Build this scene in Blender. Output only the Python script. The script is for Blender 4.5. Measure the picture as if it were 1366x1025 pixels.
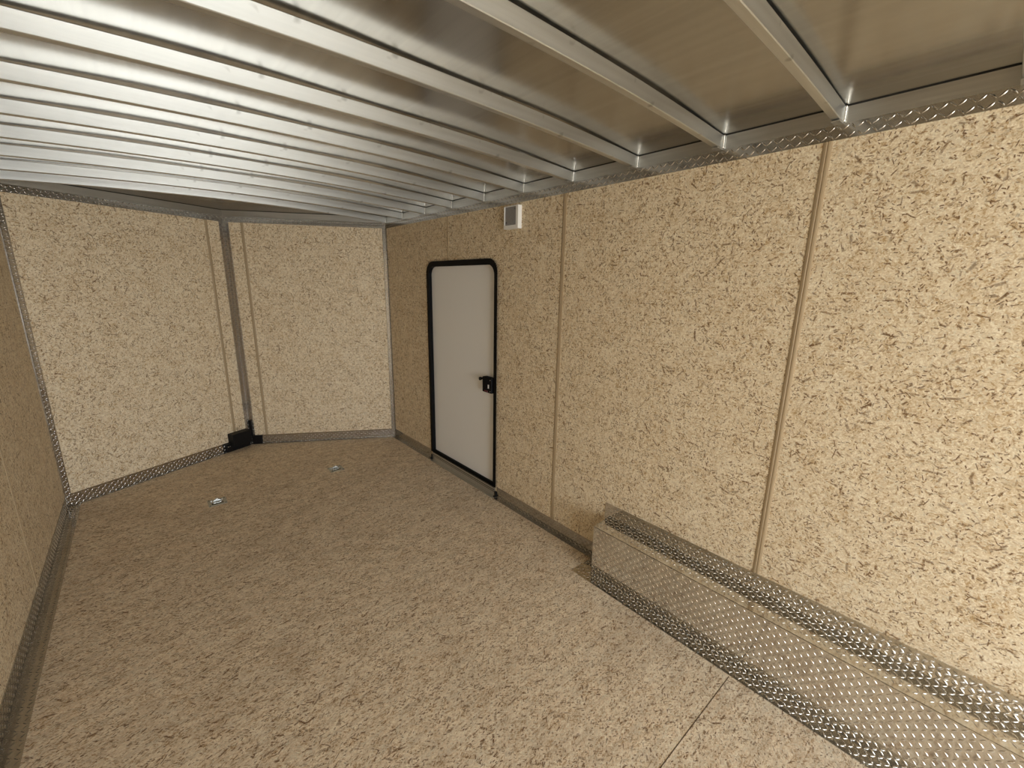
import bpy, bmesh, math, random
from mathutils import Vector, Matrix
random.seed(7)
S = bpy.context.scene
C = S.collection
for o in list(bpy.data.objects):
    bpy.data.objects.remove(o)

# ------------------------------------------------------------------ camera
yaw, pit, rol = 0.71544, -0.22984, 0.01732
F = Vector((math.sin(yaw)*math.cos(pit), math.cos(yaw)*math.cos(pit), math.sin(pit)))
R = Vector((math.cos(yaw), -math.sin(yaw), 0)); U = R.cross(F)
R2 = R*math.cos(rol) + U*math.sin(rol); U2 = -R*math.sin(rol) + U*math.cos(rol)
cam = bpy.data.cameras.new('camera')
cam.sensor_width = 36; cam.lens = 568.42/1366*36; cam.clip_start = 0.02
co = bpy.data.objects.new('camera', cam); C.objects.link(co)
M = Matrix((R2, U2, -F)).transposed().to_4x4()
M.translation = Vector((-1.8794, -4.0325, 1.5933))
co.matrix_world = M
S.camera = co

# ------------------------------------------------------------------ daylight, exposure
W = 2.4544          # inside width
NX, NY = -1.2108, 0.686   # nose of the trailer
LY = 0.0987         # where the left wall meets the nose panel
YB = -6.90          # open rear end
w = bpy.data.worlds.new('world'); S.world = w; w.use_nodes = True
nt = w.node_tree; nt.nodes.clear()
tc = nt.nodes.new('ShaderNodeTexCoord'); sp = nt.nodes.new('ShaderNodeSeparateXYZ')
mr = nt.nodes.new('ShaderNodeMapRange'); mr.inputs[1].default_value = -1; mr.inputs[2].default_value = 1
cr = nt.nodes.new('ShaderNodeValToRGB')
bg = nt.nodes.new('ShaderNodeBackground'); wo = nt.nodes.new('ShaderNodeOutputWorld')
nt.links.new(tc.outputs['Generated'], sp.inputs[0]); nt.links.new(sp.outputs[2], mr.inputs[0])
nt.links.new(mr.outputs[0], cr.inputs[0]); nt.links.new(cr.outputs[0], bg.inputs[0])
nt.links.new(bg.outputs[0], wo.inputs[0])
el = cr.color_ramp.elements
el[0].position = 0.0; el[0].color = (0.62, 0.61, 0.58, 1)       # ground outside
el[1].position = 1.0; el[1].color = (0.40, 0.52, 0.68, 1)       # zenith
for p, c in ((0.485, (0.86, 0.86, 0.84, 1)), (0.505, (1.0, 1.02, 1.04, 1)), (0.66, (0.74, 0.82, 0.92, 1))):
    e = el.new(p); e.color = c
bg.inputs[1].default_value = 9.5
pl = bpy.data.lights.new('rear_opening_daylight', 'AREA'); pl.shape = 'RECTANGLE'
pl.size = W; pl.size_y = 2.1; pl.cycles.is_portal = True
po = bpy.data.objects.new('rear_opening_daylight', pl); C.objects.link(po)
po.location = (-W/2, YB - 0.01, 1.05); po.rotation_euler = (math.radians(90), 0, 0)   # faces the inside
S.view_settings.view_transform = 'Standard'; S.view_settings.look = 'None'
S.view_settings.gamma = 1; S.view_settings.use_curve_mapping = False
S.view_settings.exposure = 0.12

# ------------------------------------------------------------------ materials
class NT:
    def __init__(s, name):
        s.m = bpy.data.materials.new(name); s.m.use_nodes = True
        s.t = s.m.node_tree; s.b = s.t.nodes['Principled BSDF']
    def n(s, typ, **kw):
        x = s.t.nodes.new(typ)
        for k, v in kw.items(): setattr(x, k, v)
        return x
    def l(s, a, b): s.t.links.new(a, b)
    def put(s, sock, v):
        if v is None: return
        if isinstance(v, bpy.types.NodeSocket): s.l(v, sock)
        else: sock.default_value = v
    def ma(s, op, a, b=None, c=None, clamp=False):
        x = s.n('ShaderNodeMath', operation=op, use_clamp=clamp)
        s.put(x.inputs[0], a); s.put(x.inputs[1], b); s.put(x.inputs[2], c)
        return x.outputs[0]
    def vm(s, op, a, b=None):
        x = s.n('ShaderNodeVectorMath', operation=op)
        s.put(x.inputs[0], a); s.put(x.inputs[1], b)
        return x.outputs[0]
    def mix(s, f, a, b, mode='MIX'):
        x = s.n('ShaderNodeMix', data_type='RGBA', blend_type=mode)
        s.put(x.inputs[0], f); s.put(x.inputs[6], a); s.put(x.inputs[7], b)
        return x.outputs[2]
    def noise(s, v, sc, det=2, ro=0.5):
        x = s.n('ShaderNodeTexNoise', noise_dimensions='3D')
        s.l(v, x.inputs['Vector']); x.inputs['Scale'].default_value = sc
        x.inputs['Detail'].default_value = det; x.inputs['Roughness'].default_value = ro
        return x.outputs
    def rng(s, v, a, b, c=0.0, d=1.0):
        x = s.n('ShaderNodeMapRange'); s.put(x.inputs[0], v)
        for i, q in enumerate((a, b, c, d)): x.inputs[i+1].default_value = q
        return x.outputs[0]

def simple(name, col, rough=0.5, metal=0.0):
    k = NT(name)
    k.b.inputs['Base Color'].default_value = (*col, 1)
    k.b.inputs['Roughness'].default_value = rough; k.b.inputs['Metallic'].default_value = metal
    return k.m

def osb(name, base_a, base_b, tan, dark, dirt=0.0, seed=0.0, spread=math.pi):
    """strand board: layers of separate wood strands, each turned its own way"""
    k = NT(name)
    uv = k.n('ShaderNodeUVMap', uv_map='UVMap').outputs[0]
    P = k.vm('ADD', uv, (seed*3.7 + 20, seed*5.1 + 20, 0))
    wn = k.noise(P, 26, 1)
    wv = k.vm('SUBTRACT', wn['Color'], (0.5, 0.5, 0.5))
    x = k.n('ShaderNodeVectorMath', operation='SCALE'); k.l(wv, x.inputs[0]); x.inputs['Scale'].default_value = 0.007
    PW = k.vm('ADD', P, x.outputs[0])
    def layer(off, scale, L, wd, soft=0.35):
        Q = k.vm('ADD', PW, (off*1.37, off*2.11, 0))
        v = k.n('ShaderNodeTexVoronoi', voronoi_dimensions='2D', feature='F1')
        k.l(Q, v.inputs['Vector']); v.inputs['Scale'].default_value = scale
        cs = k.n('ShaderNodeSeparateColor'); k.l(v.outputs['Color'], cs.inputs[0])
        d = k.vm('SUBTRACT', Q, v.outputs['Position'])
        r = k.n('ShaderNodeVectorRotate', rotation_type='Z_AXIS')
        k.l(d, r.inputs['Vector']); k.l(k.ma('MULTIPLY', k.ma('SUBTRACT', cs.outputs[0], 0.5), spread), r.inputs['Angle'])
        s3 = k.n('ShaderNodeSeparateXYZ'); k.l(r.outputs[0], s3.inputs[0])
        lu = k.ma('ABSOLUTE', k.ma('DIVIDE', s3.outputs[0], L))
        lv = k.ma('ABSOLUTE', k.ma('DIVIDE', s3.outputs[1], wd))
        m = k.ma('MAXIMUM', lv, k.ma('POWER', lu, 2.0))
        m = k.rng(m, 1.0, 1.0 - soft)
        return m, cs.outputs[1], cs.outputs[2]
    pale = k.mix(0.5, base_a, (0.96, 0.88, 0.68, 1))
    cream = k.mix(0.75, base_a, (1.0, 0.93, 0.75, 1))
    big = k.noise(P, 7, 3)[0]
    col = k.mix(k.rng(big, 0.30, 0.70, 0.25, 0.85), pale, base_b)
    rag = k.noise(P, 150, 2, 0.6)[0]                 # ragged strand edges
    clump = k.noise(P, 11, 3, 0.6)[0]
    # broad pale, tan, greyish and reddish strands
    for i, (sc, L, wd, lo, hi) in enumerate(((17, .050, .0090, .2, .9), (24, .036, .0065, .3, .95), (34, .026, .0048, .35, 1.0), (48, .019, .0036, .45, 1.0), (70, .012, .0026, .45, 1.0), (100, .008, .0018, .5, 1.0))):
        m, r1, r2 = layer(3.1*i + 1, sc, L, wd, 0.22)
        m = k.ma('MULTIPLY', m, k.rng(rag, 0.40, 0.52))
        c = k.mix(k.rng(r1, 0.48, 0.80), cream, tan)
        c = k.mix(k.rng(r2, 0.80, 0.82, 0, 0.35), c, (0.46, 0.42, 0.31, 1))
        c = k.mix(k.rng(r2, 0.62, 0.60, 0, 0.0), c, (0.55, 0.33, 0.17, 1))
        col = k.mix(k.ma('MULTIPLY', m, k.rng(r2, 0, 1, lo, hi)), col, c)
    # brown strands and specks, sparse and clumped
    for i, (sc, L, wd, th, amt) in enumerate(((23, .018, .0022, .78, 1.0), (37, .012, .0021, .76, 1.0), (16, .022, .0046, .78, .95), (20, .015, .0060, .80, .7),
                                              (31, .010, .0042, .66, .9), (60, .0064, .0025, .68, 1.0), (85, .0046, .0022, .64, 1.0))):
        m, r1, r2 = layer(5.7*i + 30, sc, L, wd, 0.6)
        on = k.rng(k.ma('ADD', r1, k.ma('MULTIPLY', k.ma('SUBTRACT', clump, 0.5), 1.3)), th + .02, th + .06)
        m = k.ma('MULTIPLY', m, k.rng(rag, 0.34, 0.44))
        f = k.ma('MULTIPLY', k.ma('MULTIPLY', m, on), k.rng(r2, 0, 0.8, amt*0.40, amt))
        col = k.mix(f, col, k.mix(k.rng(r2, 0.1, 0.5), (0.30, 0.16, 0.065, 1), dark))
    fine = k.noise(PW, 210, 2, 0.7)[0]
    col = k.mix(k.rng(fine, 0.38, 0.62, 0.0, 0.30), col, tan)
    if dirt:
        g = k.noise(P, 2.3, 4, 0.6)[0]
        col = k.mix(k.rng(g, 0.50, 0.68, 0, dirt), col, (0.20, 0.13, 0.075, 1))
        g = k.noise(k.vm('MULTIPLY', P, (0.5, 1.7, 1)), 14, 4, 0.65)[0]
        col = k.mix(k.rng(g, 0.46, 0.66, 0, dirt*1.5), col, (0.20, 0.12, 0.06, 1))
    k.l(col, k.b.inputs['Base Color'])
    k.b.inputs['Roughness'].default_value = 0.62
    k.b.inputs['Specular IOR Level'].default_value = 0.35
    bp = k.n('ShaderNodeBump'); bp.inputs['Strength'].default_value = 0.25; bp.inputs['Distance'].default_value = 0.002
    k.l(fine, bp.inputs['Height']); k.l(bp.outputs[0], k.b.inputs['Normal'])
    return k.m

def alu(name, col, rough, brush=(0, 0, 0), amp=0.06, wav=0.0, smudge=0.0):
    k = NT(name)
    ob = k.n('ShaderNodeTexCoord').outputs['Object']
    st = k.vm('MULTIPLY', ob, brush)
    nz = k.noise(st, 1.0, 3, 0.6)[0]
    k.b.inputs['Metallic'].default_value = 1
    a = tuple(c*0.90 for c in col) + (1,); b = tuple(min(1, c*1.06) for c in col) + (1,)
    c = k.mix(k.rng(nz, 0.3, 0.7), a, b)
    if smudge:
        g = k.noise(ob, 16, 2, 0.5)[0]
        c = k.mix(k.rng(g, 0.66, 0.74, 0, smudge), c, (0.25, 0.25, 0.24, 1))
    k.l(c, k.b.inputs['Base Color'])
    k.l(k.rng(nz, 0.3, 0.7, rough - amp, rough + amp), k.b.inputs['Roughness'])
    if wav:
        bp = k.n('ShaderNodeBump'); bp.inputs['Strength'].default_value = 1; bp.inputs['Distance'].default_value = wav
        k.l(k.noise(ob, 2.2, 1)[0], bp.inputs['Height']); k.l(bp.outputs[0], k.b.inputs['Normal'])
    return k.m

WALL_A = (0.80, 0.68, 0.48, 1); WALL_B = (0.69, 0.55, 0.35, 1)
M_WALL = osb('wall_strand_board', WALL_A, WALL_B, (0.47, 0.305, 0.14, 1), (0.12, 0.055, 0.018, 1))
M_FLOOR = osb('floor_strand_board', (0.90, 0.745, 0.54, 1), (0.78, 0.61, 0.415, 1), (0.44, 0.27, 0.13, 1),
              (0.12, 0.055, 0.020, 1), dirt=0.15, seed=3.0, spread=1.9)
M_SHEET = alu('ceiling_sheet_aluminium', (0.47, 0.465, 0.445), 0.22, (40, 0.5, 1), 0.015)
M_BOW = alu('bow_aluminium', (0.62, 0.63, 0.615), 0.38, (1.2, 40, 40), 0.03, smudge=0.5)
M_CHAN = alu('channel_aluminium', (0.58, 0.575, 0.55), 0.33, (3, 3, 80), 0.05)
M_PLATE = alu('tread_plate_aluminium', (0.74, 0.73, 0.71), 0.085, (20, 20, 20), 0.02)
M_TRIMP = alu('tread_plate_trim', (0.52, 0.505, 0.48), 0.15, (20, 20, 20), 0.05)
M_WELD = simple('bright_weld_bead', (0.85, 0.84, 0.8), 0.25, 1)
M_ZINC = simple('zinc_plate', (0.45, 0.46, 0.43), 0.38, 1)
M_CHROME = simple('bright_steel_ring', (0.75, 0.75, 0.72), 0.25, 1)
M_PAN = simple('dark_zinc_pan', (0.16, 0.16, 0.15), 0.5, 1)
M_DARK = simple('dark_recess', (0.02, 0.02, 0.02), 0.6)  # near-black for the painted roof gap shade, sill grooves and screw heads
M_BLACK = simple('black_plastic', (0.003, 0.003, 0.0035), 0.6)
M_BLACK.node_tree.nodes['Principled BSDF'].inputs['Specular IOR Level'].default_value = 0.15
M_BLKMET = simple('black_painted_steel', (0.004, 0.004, 0.0045), 0.5)
M_BLKMET.node_tree.nodes['Principled BSDF'].inputs['Specular IOR Level'].default_value = 0.25
M_DOOR = simple('white_door_skin', (0.86, 0.86, 0.85), 0.4)
M_WHITE = simple('white_plastic', (0.85, 0.84, 0.80), 0.4)
M_LENS = simple('grey_mirror_face', (0.42, 0.40, 0.39), 0.22, 1)
M_RED = simple('red_lever', (0.09, 0.008, 0.010), 0.4)
M_STICK = simple('white_sticker', (0.75, 0.75, 0.72), 0.5)
M_SILL = alu('sill_aluminium', (0.62, 0.62, 0.60), 0.38, (2, 60, 2), 0.05)
k = NT('tan_batten'); ob = k.n('ShaderNodeTexCoord').outputs['Object']
nz = k.noise(k.vm('MULTIPLY', ob, (120, 120, 3)), 1.0, 2)[0]
k.l(k.mix(nz, (0.37, 0.275, 0.16, 1), (0.45, 0.345, 0.215, 1)), k.b.inputs['Base Color']); k.b.inputs['Roughness'].default_value = 0.5
M_BATT = k.m

# ------------------------------------------------------------------ helpers
def mesh_obj(name, verts, faces, mat, parent=None, uvs=None, smooth=False, bevel=0.0, recalc=True):
    me = bpy.data.meshes.new(name)
    me.from_pydata([tuple(v) for v in verts], [], faces)
    bm = bmesh.new(); bm.from_mesh(me)
    if recalc: bmesh.ops.recalc_face_normals(bm, faces=bm.faces)
    if bevel:
        bmesh.ops.bevel(bm, geom=bm.edges[:], offset=bevel, segments=2, affect='EDGES', profile=0.5)
    bm.to_mesh(me); bm.free()
    if uvs:
        ul = me.uv_layers.new(name='UVMap')
        for lp in me.loops: ul.data[lp.index].uv = uvs(me.vertices[lp.vertex_index].co)
    if smooth:
        for p in me.polygons: p.use_smooth = True
    me.materials.append(mat)
    o = bpy.data.objects.new(name, me); C.objects.link(o)
    if parent: o.parent = parent
    return o
class Bag:
    def __init__(s): s.v = []; s.f = []
    def add(s, v, f):
        n = len(s.v); s.v += [Vector(a) for a in v]; s.f += [tuple(i+n for i in q) for q in f]
    def box(s, a, b):
        x0, y0, z0 = [min(p, q) for p, q in zip(a, b)]; x1, y1, z1 = [max(p, q) for p, q in zip(a, b)]
        s.add([(x0,y0,z0),(x1,y0,z0),(x1,y1,z0),(x0,y1,z0),(x0,y0,z1),(x1,y0,z1),(x1,y1,z1),(x0,y1,z1)],
              [(0,3,2,1),(4,5,6,7),(0,1,5,4),(1,2,6,5),(2,3,7,6),(3,0,4,7)])
    def prism(s, pts, vec):
        n = len(pts); vec = Vector(vec); v = [Vector(p) for p in pts]; v += [p + vec for p in v]
        s.add(v, [tuple(range(n))[::-1], tuple(range(n, 2*n))] + [(i, (i+1) % n, n+(i+1) % n, n+i) for i in range(n)])
    def cyl(s, c, axis, r, h, n=20):
        axis = Vector(axis).normalized(); a = axis.orthogonal().normalized(); b = axis.cross(a)
        s.prism([Vector(c) + a*r*math.cos(2*math.pi*i/n) + b*r*math.sin(2*math.pi*i/n) for i in range(n)], axis*h)
    def tube(s, pts, r, n=8, closed=False):
        pts = [Vector(p) for p in pts]; m = len(pts); base = len(s.v)
        for i, p in enumerate(pts):
            t = (pts[(i+1) % m] - pts[i-1]) if closed else (pts[min(i+1, m-1)] - pts[max(i-1, 0)])
            t.normalize(); up = Vector((0, 0, 1)) if abs(t.z) < .9 else Vector((1, 0, 0))
            a = t.cross(up).normalized(); b = t.cross(a)
            for q in range(n):
                g = 2*math.pi*q/n; s.v.append(p + a*r*math.cos(g) + b*r*math.sin(g))
        for i in range(m if closed else m-1):
            j = (i+1) % m
            for q in range(n): s.f.append((base+i*n+q, base+i*n+(q+1) % n, base+j*n+(q+1) % n, base+j*n+q))
        if not closed:
            s.f.append(tuple(base+q for q in range(n))[::-1]); s.f.append(tuple(base+(m-1)*n+q for q in range(n)))
    def obj(s, name, mat, parent=None, **kw): return mesh_obj(name, s.v, s.f, mat, parent, **kw)
def info(o, label=None, cat=None, group=None, kind=None):
    if label: o['label'] = label
    if cat: o['category'] = cat
    if group: o['group'] = group
    if kind: o['kind'] = kind
    return o
def empty(name, loc):
    o = bpy.data.objects.new(name, None); o.location = loc; o.empty_display_size = 0.05; C.objects.link(o); return o
def under(o, root):      # keep world position of a part built in world coordinates
    o.parent = root; o.data.transform(Matrix.Translation(-Vector(root.location))); return o

PITCH = 0.0195
def treads(bag, o, u, v, w_, h_, n, inside=None, length=0.0245, width=0.0060, ht=0.0018, phase=0):
    """raised lens-shaped tread bars in alternating directions over a w_ x h_ field"""
    o, u, v, n = Vector(o), Vector(u).normalized(), Vector(v).normalized(), Vector(n).normalized()
    nu, nv = max(1, int(round(w_/PITCH))), max(1, int(round(h_/PITCH)))
    pu = w_/nu; pv = PITCH if nv > 3 else h_/nv
    nv = int(h_/pv + 1e-6)
    for i in range(nu):
        for j in range(nv):
            cu, cv = (i+.5)*pu, (j+.5)*pv
            if inside and not inside(cu, cv): continue
            sg = 1 if (i+j+phase) % 2 else -1
            L = length/2; a = (u + v*sg).normalized(); b = n.cross(a)
            room = min(cu, w_-cu, cv, h_-cv)
            if room < L*0.72: L = max(room/0.72, 0.006)
            c = o + u*cu + v*cv
            def loop(k_, up): return [c - a*L*k_ + n*up, c - a*L*.5*k_ + b*width*.40*k_ + n*up, c + b*width*.5*k_ + n*up, c + a*L*.5*k_ + b*width*.40*k_ + n*up,
                                      c + a*L*k_ + n*up, c + a*L*.5*k_ - b*width*.40*k_ + n*up, c - b*width*.5*k_ + n*up, c - a*L*.5*k_ - b*width*.40*k_ + n*up]
            vs = loop(1, 0) + loop(0.66, ht*.78) + [c - a*L*.33 + n*ht*.97, c + n*ht, c + a*L*.33 + n*ht*.97]
            bag.add(vs, [(i, 8+i, 8+(i+1) % 8, (i+1) % 8) for i in range(8)] +
                    [(8,16,9),(9,16,17,10),(10,17,18,11),(11,18,12),(12,18,13),(13,18,17,14),(14,17,16,15),(15,16,8)])
def tread_panel(name, mat, panels, parent=None):
    """panels: (origin, u, v, w, h, normal, inside, thickness); sheet plus its tread bars in one mesh"""
    flat = Bag(); bar = Bag()
    for q in panels:
        o, u, v, a, b, n = q[:6]; ins = q[6] if len(q) > 6 else None; th = q[7] if len(q) > 7 else 0.003
        o, u, v, n = Vector(o), Vector(u).normalized(), Vector(v).normalized(), Vector(n).normalized()
        flat.prism([o, o+u*a, o+u*a+v*b, o+v*b], n*th)
        treads(bar, o + n*(th - 0.00005), u, v, a, b, n, ins)
    nf = len(flat.f)
    ob = mesh_obj(name, flat.v + bar.v, flat.f + [tuple(i+len(flat.v) for i in f) for f in bar.f], mat, parent)
    for i, p in enumerate(ob.data.polygons): p.use_smooth = i >= nf
    return ob

# ------------------------------------------------------------------ room shell
HT = 2.0897      # lower edge of the tread-plate trim at the wall top
HC = 2.138       # upper edge of that trim
HS = 2.192       # underside of the roof sheet at the walls
ARCH = 0.044
TOP = 2.30; T = 0.04
Rr, Rf, No, Lf, Lr = Vector((0, YB, 0)), Vector((0, 0, 0)), Vector((NX, NY, 0)), Vector((-W, LY, 0)), Vector((-W, YB, 0))
inner = [Rr, Rf, No, Lf, Lr]
def offset(poly, d):
    out = []
    for i, p in enumerate(poly):
        ns = []
        if i > 0: t = (p - poly[i-1]).normalized(); ns.append(Vector((t.y, -t.x, 0)))
        if i < len(poly)-1: t = (poly[i+1] - p).normalized(); ns.append(Vector((t.y, -t.x, 0)))
        if len(ns) == 1: out.append(p + ns[0]*d)
        else:
            b = (ns[0]+ns[1]).normalized(); out.append(p + b*d/b.dot(ns[0]))
    return out
outer = offset(inner, T)

# floor, with two square pockets for the tie-down rings
RINGS = [(-1.637, -0.478), (-0.770, -0.434)]
PK = 0.040
def cuts(lo, hi, cs): return sorted([lo, hi] + [c+s for c in cs for s in (-PK, PK)])
bg_ = Bag()
xs = cuts(-W, 0, [r[0] for r in RINGS]); ys = cuts(YB, 0, [r[1] for r in RINGS])
for i in range(len(xs)-1):
    for j in range(len(ys)-1):
        mx, my = (xs[i]+xs[i+1])/2, (ys[j]+ys[j+1])/2
        if any(abs(mx-r[0]) < PK and abs(my-r[1]) < PK for r in RINGS): continue
        bg_.add([(xs[i],ys[j],0),(xs[i+1],ys[j],0),(xs[i+1],ys[j+1],0),(xs[i],ys[j+1],0)], [(0,1,2,3)])
bg_.add([(-W,0,0),(0,0,0),(NX,NY,0),(-W,LY,0)], [(0,1,2,3)])
bg_.prism([p + Vector((0,0,-0.08)) for p in outer[::-1]], (0,0,0.05))     # underside
fl = bg_.obj('floor', M_FLOOR, uvs=lambda c: (c.x + 5, c.y + 9), recalc=False)
info(fl, 'bare strand board trailer floor with scuffed brownish front half', 'floor', kind='structure')
# floor joint between two boards
b = Bag(); b.box((-W + .07, -3.5375, 0.0001), (-0.21, -3.5345, 0.0006))
info(b.obj('trim_1', simple('floor_joint_line', (0.10, 0.065, 0.035), 0.8)), 'thin dark joint line between floor boards by the wheel box', 'trim', kind='structure')

def wall(name, i, label, z0=-0.08, z1=TOP, hole=None):
    a, b_, c, d = inner[i], inner[i+1], outer[i+1], outer[i]
    g = Bag()
    def piece(s0, s1, za, zb):
        p = [a.lerp(b_, s0), a.lerp(b_, s1), d.lerp(c, s1), d.lerp(c, s0)]
        g.prism([q + Vector((0,0,za)) for q in p], (0,0,zb-za))
    if hole:
        s0, s1, za, zb = hole
        piece(0, s0, z0, z1); piece(s1, 1, z0, z1); piece(s0, s1, z0, za); piece(s0, s1, zb, z1)
    else: piece(0, 1, z0, z1)
    t = (b_-a).normalized(); ln = i*7.3
    o = g.obj(name, M_WALL, uvs=lambda q: ((q-a).dot(t) + ln, q.z + ln*0.3))
    return info(o, label, 'wall', kind='structure')
DY0, DY1, DZ0, DZ1 = -1.682, -0.790, 0.050, 1.732       # door opening
wall('wall_right', 0, 'long right wall of pale strand board with the white door', hole=((DY0-YB)/(-YB), (DY1-YB)/(-YB), DZ0, DZ1))
wall('wall_front_right', 1, 'right half of the V-shaped strand board nose wall')
wall('wall_front_left', 2, 'left half of the V-shaped strand board nose wall')
wall('wall_left', 3, 'left strand board wall seen edge-on at the left border')
b = Bag(); b.box((-W-T, YB-.04, 2.06), (T, YB, TOP)); b.box((-W-T, YB-.04, -.08), (-W+.05, YB, TOP)); b.box((-.05, YB-.04, -.08), (T, YB, TOP)); b.box((-W, YB-.04, -.08), (0, YB, -0.002))
info(b.obj('wall_rear', M_CHAN), 'aluminium frame of the open rear doorway', 'wall', kind='structure')

# ceiling sheet: arched across, flattening towards the nose panels
def ywall(x): return (NY*x/NX) if x > NX else (LY + (NY-LY)*(x+W)/(NX+W))
NXS = 48
g = Bag(); rows = []
ylist = [('r', YB + (0-YB)*i/104) for i in range(105)] + [('v', t/8) for t in range(1, 9)]
for kind, q in ylist:
    row = []
    for i in range(NXS+1):
        x = -W + W*i/NXS; u = (x + W/2)/(W/2); a = ARCH*(1-u*u)
        if kind == 'r': y = q; f = 1
        else: y = q*max(ywall(x), 0.0005); f = 1 - q
        # the thin sheet sags and lifts a little between the bows
        ph = (y - 0.0)/0.398
        wv = 0.0022*math.sin(2*math.pi*ph)*math.sin(math.pi*i/NXS)*(0.6+0.6*math.sin(3.1*ph*0.37+1.3)) + 0.0028*math.sin(5.2*x+0.9*y)*math.sin(math.pi*i/NXS)
        row.append(len(g.v)); g.v.append(Vector((x, y, HS + a*(0.55+0.45*f) + (wv if f == 1 else wv*f*0.5) if kind == 'r' else HS + a*f + wv*f)))
    rows.append(row)
for r in range(len(rows)):          # first rows use the full arch so both halves join
    for i, vi in enumerate(rows[r]):
        if ylist[r][0] == 'r':
            x = g.v[vi].x
for r in range(len(rows)-1):
    for i in range(NXS): g.f.append((rows[r][i], rows[r+1][i], rows[r+1][i+1], rows[r][i+1]))
g.prism([p + Vector((0,0,TOP+0.0)) for p in outer], (0,0,0.02))
ce = g.obj('ceiling', M_SHEET, smooth=False, recalc=False)
for p in ce.data.polygons: p.use_smooth = len(p.vertices) == 4 and p.center.z < TOP - .005
info(ce, 'brushed aluminium roof sheet above the bows', 'ceiling', kind='structure')

# aluminium top channels and tread-plate trims on each wall
segs = {'right': (Rf, Vector((0, YB, 0))), 'front right': (Rf, No), 'front left': (No, Lf), 'left': (Lf, Vector((-W, YB, 0)))}
def seg_frame(a, b_):
    u = (b_-a).normalized(); n = Vector((u.y, -u.x, 0))
    mid = Vector((-W/2, -1, 0))
    if (mid-a).dot(n) < 0: n = -n
    return u, n, (b_-a).length
tn = 2
for key, (a, b_) in segs.items():
    u, n, ln = seg_frame(a, b_); z = Vector((0,0,1))
    g = Bag()
    p = [a + z*HC, a + u*ln + z*HC]
    g.prism([a + z*(HC-.012), b_ + z*(HC-.012), b_ + z*(HS-.0035), a + z*(HS-.0035)], n*0.0025)
    q = Bag(); q.prism([a + z*(HS-.010), b_ + z*(HS-.010), b_ + z*(HS+.02), a + z*(HS+.02)], n*0.0012)  # near-black strip paints the shade of the gap under the roof sheet
    info(q.obj('trim_%d' % tn, M_DARK), 'strip of painted gap shade between roof sheet and channel along the %s wall' % key, 'trim', kind='structure'); tn += 1
    info(g.obj('trim_%d' % tn, M_CHAN), 'plain aluminium channel above the tread plate along the %s wall top' % key, 'trim', kind='structure'); tn += 1
    o = tread_panel('trim_%d' % tn, M_TRIMP, [(a + z*HT, u, z, ln, HC-HT, n, None, 0.0045)])
    info(o, 'tread plate strip along the top of the %s wall' % key, 'trim', kind='structure'); tn += 1
# upright tread-plate corner strips
CW = 0.042
for nm, p, sa, sb in (('right front corner', Rf, 'right', 'front right'), ('nose', No, 'front right', 'front left'), ('left front corner', Lf, 'front left', 'left')):
    pans = []
    for key in (sa, sb):
        a, b_ = segs[key]; u, n, ln = seg_frame(a, b_)
        if (b_-p).length < (a-p).length: u = -u
        pans.append((p + Vector((0,0,0.004)), u, (0,0,1), {'right front corner': 0.034, 'nose': 0.042, 'left front corner': 0.030}[nm] if not (nm == 'right front corner' and key == 'right') else 0.02, HT + 0.004, n, None, 0.0055))
    info(tread_panel('trim_%d' % tn, M_TRIMP, pans), 'upright tread plate strip covering the %s' % nm, 'trim', kind='structure'); tn += 1
# tread-plate baseboards, an upright face and a floor lip
def baseboard(name, key, pieces, hb, lip, label):
    a, b_ = segs[key]; u, n, ln = seg_frame(a, b_); pans = []
    for s0, s1 in pieces:
        o = a + u*s0
        pans.append((o, u, (0,0,1), s1-s0, hb, n, None, 0.0035))
        pans.append((o, u, n, s1-s0, lip, (0,0,1), None, 0.003))
    info(tread_panel(name, M_TRIMP, pans), label, 'baseboard', kind='structure')
baseboard('baseboard_right', 'right', [(0, 0.752), (1.716, 2.655)], 0.088, 0.032, 'tread plate baseboard under the right wall either side of the door')
baseboard('baseboard_front_right', 'front right', [(0.0, (No-Rf).length)], 0.088, 0.030, 'tread plate baseboard under the right nose wall')
baseboard('baseboard_front_left', 'front left', [(0.0, (Lf-No).length)], 0.088, 0.030, 'tread plate baseboard under the left nose wall')
baseboard('baseboard_left', 'left', [(0.0, -YB + LY)], 0.082, 0.066, 'wide tread plate baseboard along the left wall')

# tan battens over the board seams
def batten(pos, t, n, z0, z1, label, bw=0.028):
    global tn
    pos, t, n = Vector(pos), Vector(t).normalized(), Vector(n).normalized(); g = Bag()
    prof = [(-.5, 0), (-.5, .0016), (-.32, .0034), (-.10, .0040), (-.06, .0028), (.06, .0028), (.10, .0040), (.32, .0034), (.5, .0016), (.5, 0)]
    g.prism([pos + t*(a*bw) + n*b + Vector((0,0,z0)) for a, b in prof], (0,0,z1-z0))
    info(g.obj('trim_%d' % tn, M_BATT), label, 'trim', kind='structure'); tn += 1
batten((0, -3.512, 0), (0,1,0), (-1,0,0), 0.385, HT, 'tan seam strip rising from the middle of the wheel box')
batten((0, -2.296, 0), (0,1,0), (-1,0,0), 0.088, HT, 'tan seam strip between the door and the wheel box')
batten((0, -1.087, 0), (0,1,0), (-1,0,0), 1.76, HT, 'short tan seam strip above the white door', 0.018)
uL, nL, _ = seg_frame(No, Lf); uR, nR, lr = seg_frame(Rf, No)
batten(No + uL*0.150, uL, nL, 0.088, HT, 'tan seam strip left of the nose strip', 0.024)
batten(No - uR*0.150, uR, nR, 0.088, HT, 'tan seam strip right of the nose strip', 0.024)
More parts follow.
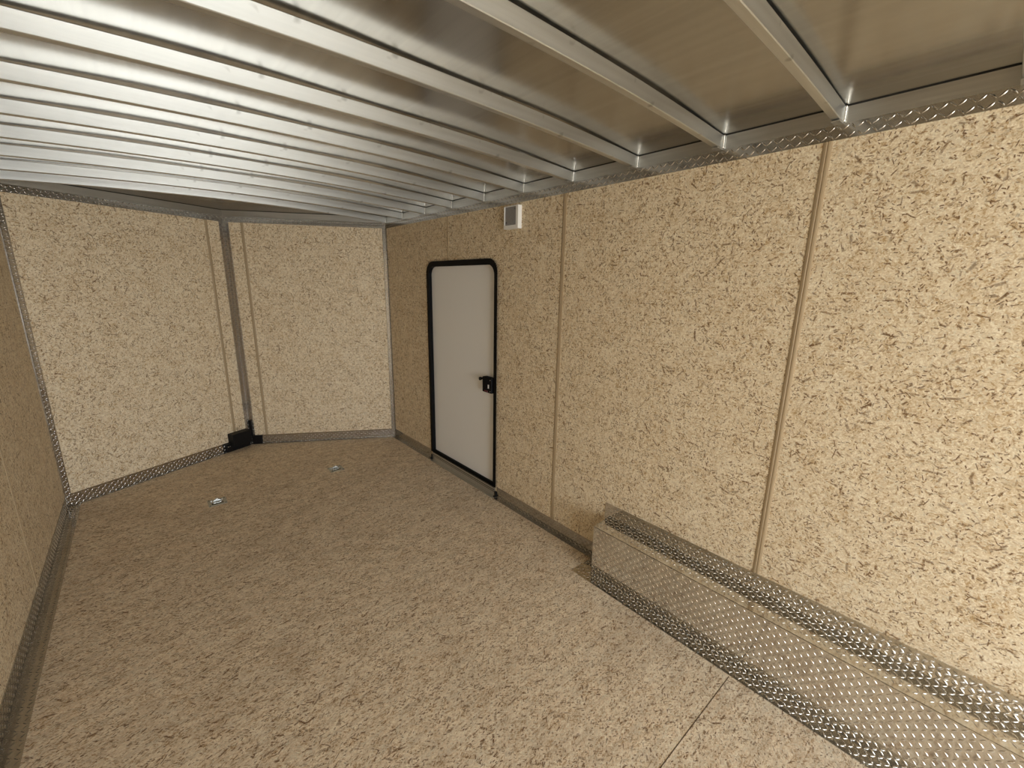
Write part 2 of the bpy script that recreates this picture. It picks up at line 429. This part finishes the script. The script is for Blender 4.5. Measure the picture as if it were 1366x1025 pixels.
batten((-W, -1.10, 0), (0,1,0), (1,0,0), 0.082, HT, 'thin tan seam strip on the left wall', 0.016)

# ------------------------------------------------------------------ door
def rrect(y0, y1, z0, z1, r, x, top_only=True, n=8):
    pts = []
    for cy, cz, a0, on in ((y1-r, z1-r, 0, 1), (y0+r, z1-r, 90, 1), (y0+.0, z0+.0, 180, 0), (y1-.0, z0+.0, 270, 0)):
        if on:
            for i in range(n+1):
                a = math.radians(a0 + 90*i/n); pts.append(Vector((x, cy + r*math.cos(a), cz + r*math.sin(a))))
        else: pts += [Vector((x, cy, cz))]
    return pts
door = info(empty('door_1', (0, -1.235, 0)), 'white entry door with rounded top corners in a black frame', 'door', kind='structure')
FO = rrect(-1.712, -0.760, 0.081, 1.765, 0.095, -0.011); FI = rrect(-1.677, -0.795, 0.092, 1.724, 0.070, -0.011)
g = Bag(); n_ = len(FO)
ring = [FO, FI, [p + Vector((0.034, 0, 0)) for p in FI], [p + Vector((0.0108, 0, 0)) for p in FO]]
for rr in ring: g.v += rr
for a in range(3):
    for i in range(n_):
        j = (i+1) % n_; g.f.append((a*n_+i, a*n_+j, (a+1)*n_+j, (a+1)*n_+i))
fr = under(g.obj('door_frame', M_BLACK), door); fr['label'] = 'black frame around the white door'
g = Bag(); g.prism([p + Vector((0.030, 0, 0)) for p in rrect(-1.680, -0.792, 0.089, 1.727, 0.072, -0.011)], (0.018, 0, 0))
dp = under(g.obj('door_panel', M_DOOR), door)
g = Bag(); g.box((-0.002, -1.677, 0.0905), (0.019, -0.795, 0.100)); under(g.obj('bottom_seal', M_BLACK), door)
g = Bag(); g.box((-0.0065, -1.698, 0.036), (0.0, -0.774, 0.0795)); g.box((-0.0045, -1.698, 0.0045), (0, -0.774, 0.036)); g.box((-0.034, -1.698, 0.0), (0, -0.774, 0.0042))
g.box((-0.0105, -1.698, 0.064), (-0.0066, -0.774, 0.069))
under(g.obj('sill', M_SILL), door)
for za, zb in ((0.0395, 0.043), (0.052, 0.057), (0.073, 0.0765)):
    g = Bag(); g.box((-0.0074, -1.69, za), (-0.0064, -0.78, zb)); under(g.obj('sill_groove', M_DARK), door)
for yy in (-1.706, -0.764):
    g = Bag(); g.box((-0.013, yy-.008, 0.0045), (0, yy+.008, 0.050)); g.box((-0.024, yy-.009, 0.0042), (0, yy+.009, 0.016))
    under(g.obj('jamb_foot', M_BLKMET, bevel=0.0015), door)
# latch
g = Bag(); g.box((-0.024, -1.668, 0.812), (0.019, -1.560, 0.928)); 
lt = under(g.obj('door_latch', M_BLACK, bevel=0.006), door); lt['label'] = 'black box latch'
def sub(bag, name, mat, par, **kw):
    o = bag.obj(name, mat, **kw); o.parent = par; o.data.transform(Matrix.Translation(-Vector(door.location))); return o
g = Bag(); g.cyl((0.019, -1.527, 0.903), (-1,0,0), 0.008, 0.030); g.cyl((-0.011, -1.527, 0.903), (-1,0,0), 0.013, 0.012); g.box((-0.008, -1.562, 0.899), (-0.001, -1.53, 0.907))
sub(g, 'latch_knob', M_BLKMET, lt)
g = Bag(); g.box((-0.0252, -1.642, 0.848), (-0.0238, -1.628, 0.876)); sub(g, 'latch_sticker', M_STICK, lt)['label'] = 'small white sticker'
g = Bag(); g.box((-0.030, -1.628, 0.818), (-0.023, -1.590, 0.830)); sub(g, 'latch_lever', M_RED, lt, bevel=0.002)['label'] = 'dark red lever'
g = Bag()
for z in (0.828, 0.912):
    g = Bag(); g.cyl((-0.023, -1.655, z), (-1,0,0), 0.0035, 0.002, 12); sub(g, 'latch_screw', M_ZINC, lt)

# ------------------------------------------------------------------ wheel box
WY1 = YB + 1.9; ZW, XF, ZF, XB = 0.308, -0.138, 0.296, -0.136; XO = -0.205; BXE = -2.742
wb = info(empty('wheel_box', (-0.06, (BXE+WY1)/2, 0)), 'long silver tread plate wheel well box along the right wall', 'wheel box')
L_ = BXE - WY1; th = 0.003
def part(name, pans): return under(tread_panel(name, M_PLATE, pans), wb)
def face(x0, z0, x1, z1, name=None):
    v = Vector((x1-x0, 0, z1-z0)); n = Vector((0,-1,0)).cross(v).normalized()
    if n.x > 0 and n.z <= 0 or n.z < -0.5 or (n.x > 0): n = -n
    return ((x0, BXE, z0), (0,-1,0), v, L_, v.length, n, None, th)
vf = Vector((XF-XB, 0, ZF-0.002)); nf_ = Vector((-vf.z, 0, vf.x)).normalized()
vt = Vector((XF+0.003, 0, ZF-ZW)); nt_ = Vector((vt.z, 0, -vt.x)).normalized()
part('box_cover', [((XB, BXE, 0.002), (0,-1,0), vf, L_, vf.length, nf_, None, th),
                   ((-0.003, BXE, ZW), (0,-1,0), vt, L_, vt.length, nt_, None, th)])
g = Bag(); g.prism([(-0.003, BXE-0.004, 0.002), (-0.003, BXE-0.004, ZW), (XF, BXE-0.004, ZF), (XB, BXE-0.004, 0.002)], (0, 0.003, 0))
under(g.obj('end_panel', M_PLATE), wb)
part('wall_flange', [((-0.001, BXE, ZW), (0,-1,0), (0,0,1), L_, 0.385-ZW, (-1,0,0), None, 0.0025),
                     ((-0.001, BXE, 0.270), (0,1,0), (0,0,1), 0.032, 0.115, (-1,0,0), None, 0.0022)])
part('floor_flange', [((XB, BXE, 0.0004), (0,-1,0), (-1,0,0), L_, XB-XO, (0,0,1), None, 0.0025),
                      ((-0.001, BXE, 0.0004), (0,1,0), (-1,0,0), 0.085, -XO-0.001, (0,0,1), None, 0.0022)])
for i in range(5):
    yy = BXE - .05 - .30*i
    g = Bag(); g.cyl((-0.0034, yy, 0.372), (-1,0,0), 0.004, 0.0018, 10); under(g.obj('fastener', M_ZINC), wb)
    g = Bag(); g.cyl((XO+.012, yy, 0.0028), (0,0,1), 0.004, 0.0018, 10); under(g.obj('fastener', M_ZINC), wb)

# ------------------------------------------------------------------ roof bows
SPC, Y0 = 0.3981, 0.0357
def bow_curve(x): u = (x + W/2)/(W/2); return 2.140 + 0.038*(1-u*u)
BOWS = {
 0: 'foremost aluminium roof bow spanning the two front corners where the V-shaped nose begins',
 1: 'aluminium roof bow between the foremost bow and the one over the door hinge side',
 2: 'aluminium roof bow meeting the right wall over the front edge of the white door',
 3: 'aluminium roof bow meeting the right wall at the short seam strip above the door',
 4: 'aluminium roof bow meeting the right wall over the latch edge of the door',
 5: 'aluminium roof bow meeting the right wall just above the small white wall fixture',
 6: 'aluminium roof bow meeting the right wall over the seam strip between door and wheel box',
 7: 'aluminium roof bow meeting the right wall over the front end of the wheel box',
 8: 'aluminium roof bow next forward of the one over the wide seam strip',
 9: 'aluminium roof bow meeting the right wall over the seam strip above the wheel box',
 10: 'aluminium roof bow nearest the camera, only its end showing at the right border'}
proto = None
def bow_mesh():
    g = Bag(); n = 40; BT = 0.026; hh = 0.050; r = 0.002
    prof = [(0, r), (r, 0), (BT-r, 0), (BT, r), (BT, hh-r), (BT-r, hh), (r, hh), (0, hh-r)]
    for i in range(n+1):
        x = -W + 0.004 + (W-0.008)*i/n; z = bow_curve(x)
        for a, c in prof: g.v.append(Vector((x, a, z + c)))
    m = len(prof)
    for i in range(n):
        for q in range(m): g.f.append((i*m+q, i*m+(q+1) % m, (i+1)*m+(q+1) % m, (i+1)*m+q))
    g.f.append(tuple(range(m))[::-1]); g.f.append(tuple(n*m+q for q in range(m)))
    return g
for j, lab in sorted(BOWS.items()):
    y = max(-9, Y0 - j*SPC)
    if j == 0: y = -0.022
    if j == 10: y = -3.962
    if proto is None:
        e = empty('roof_bow', (0, y, 0)); bb = bow_mesh().obj('bow_bar', M_BOW); bb.parent = e
        ends = []
        for sx, x0 in ((-1, -0.004), (1, -W+0.004)):
            g = Bag(); z0 = bow_curve(x0)
            g.tube([(x0 + sx*(0.004), -0.0015 + 0.0006*math.sin(i*2.1), z0 + 0.002 + 0.048*i/12) for i in range(13)], 0.0042, 8)
            wo_ = g.obj('weld_bead', M_WELD, smooth=True); wo_.parent = e; ends.append(wo_)
        g = Bag(); g.box((-0.05, 0.0, 2.1372), (-0.003, 0.026, 2.1402)); sh = g.obj('end_shoe', M_BOW, bevel=0.0008); sh.parent = e
        proto = (e, [bb, sh] + ends)
    else:
        e = proto[0].copy(); C.objects.link(e); e.location = (0, y, 0)
        for ch in proto[1]:
            c = ch.copy(); C.objects.link(c); c.parent = e
    e.name = 'roof_bow'
    info(e, lab, 'roof bow', 'aluminium roof bows across the ceiling')

# ------------------------------------------------------------------ tie-down rings
def tie(x, y, label):
    e = empty('tie_down_ring', (x, y, 0)); info(e, label, 'tie-down ring', 'recessed floor tie-down rings')
    P = 0.056; q = 0.037; t = 0.0025
    g = Bag()
    o4 = [(-P,-P),(P,-P),(P,P),(-P,P)]; i4 = [(-q,-q),(q,-q),(q,q),(-q,q)]
    v = [(a,b,t) for a,b in o4] + [(a,b,t) for a,b in i4] + [(a,b,-0.018) for a,b in [(s*.85,r*.85) for s,r in i4]] + [(a,b,0.0002) for a,b in o4]
    f = []
    for i in range(4):
        j = (i+1) % 4
        f += [(i,j,4+j,4+i), (4+i,4+j,8+j,8+i), (12+i,12+j,j,i)]
    g.add(v, f)
    g.obj('base_plate', M_ZINC, parent=e)
    g = Bag(); g.box((-.0314, -.0314, -.0195), (.0314, .0314, -.0175)); g.obj('recess_pan', M_PAN, parent=e)
    g = Bag()
    ang = math.radians(24); pts = []
    for i in range(24):
        a = 2*math.pi*i/24; lx, ly = 0.030*math.cos(a), 0.024*math.sin(a)
        if ly < -0.010: ly = -0.014
        ly += 0.014
        pts.append((lx, -0.012 + ly*math.cos(ang), 0.001 + ly*math.sin(ang)))
    g.tube(pts, 0.0040, 8, True); g.obj('ring', M_CHROME, parent=e, smooth=True)
    g = Bag(); g.box((-0.010, -0.018, -0.012), (0.010, -0.006, 0.0050)); g.obj('ring_strap', M_ZINC, parent=e, bevel=0.002)
    for a in (-1, 1):
        for b_ in (-1, 1):
            g = Bag(); g.cyl((a*0.047, b_*0.047, t-.0002), (0,0,1), 0.005, 0.0016, 10); g.obj('screw_head', M_DARK, parent=e)
tie(*RINGS[0], 'recessed tie-down ring in the floor nearer the left wall')
tie(*RINGS[1], 'recessed tie-down ring in the floor nearer the white door')

# ------------------------------------------------------------------ black box in the nose corner
e = info(empty('junction_box', No + nL*0.05 + uL*0.12), 'black metal box on the floor in the nose corner between the two V walls', 'box')
def nb(bag, name, **kw): return under(bag.obj(name, M_BLKMET, **kw), e)
def obx(g, o, u, n, s0, s1, d0, d1, z0, z1):
    z = Vector((0,0,1)); g.prism([o + u*s0 + n*d0 + z*z0, o + u*s1 + n*d0 + z*z0, o + u*s1 + n*d1 + z*z0, o + u*s0 + n*d1 + z*z0], z*(z1-z0))
g = Bag(); obx(g, No, uL, nL, 0.045, 0.225, 0.007, 0.085, 0.055, 0.175); nb(g, 'box_body', bevel=0.004)
g = Bag(); obx(g, No, uL, nL, 0.035, 0.262, 0.0065, 0.040, 0.004, 0.085); nb(g, 'mounting_bracket', bevel=0.002)
g = Bag(); obx(g, No, -uR, nR, 0.02, 0.105, 0.0065, 0.016, 0.004, 0.085); nb(g, 'side_bracket', bevel=0.002)
g = Bag(); obx(g, No, -uR, nR, 0.008, 0.028, 0.0065, 0.022, 0.085, 0.250); nb(g, 'upright_strap', bevel=0.002)
g = Bag()
for s in (0.235, 0.252):
    g = Bag(); g.cyl(No + uL*s + nL*0.040 + Vector((0,0,.06)), nL, 0.005, 0.003, 10); under(g.obj('bolt', M_ZINC), e)

# ------------------------------------------------------------------ small wall fixture
FX0, FX1, FZ0, FZ1, FD = -1.935, -1.800, 1.935, 2.072, 0.032
e = info(empty('wall_fixture', (0, (FX0+FX1)/2, FZ0)), 'small square white fixture with grey face, high on wall right of door', 'wall fixture')
g = Bag(); g.box((-FD, FX0, FZ0), (-.012, FX0+.020, FZ1)); g.box((-FD, FX0+.020, FZ0), (-.012, FX1, FZ0+.022)); g.box((-FD, FX1-.005, FZ0+.022), (-.012, FX1, FZ1)); g.box((-FD, FX0+.020, FZ1-.005), (-.012, FX1-.005, FZ1)); g.box((-.012, FX0, FZ0), (-.0005, FX1, FZ1))
under(g.obj('housing', M_WHITE), e)
g = Bag(); g.box((-FD+.004, FX0+.020, FZ0+.022), (-.012, FX1-.005, FZ1-.005)); ff = under(g.obj('face', M_LENS), e); ff['label'] = 'shiny grey face'
for yy, zz in ((FX0+.034, FZ1-.02), (FX1-.02, FZ0+.04)):
    g = Bag(); g.cyl((-FD+.0045, yy, zz), (-1,0,0), 0.004, 0.002, 10); under(g.obj('screw', M_DARK), e)
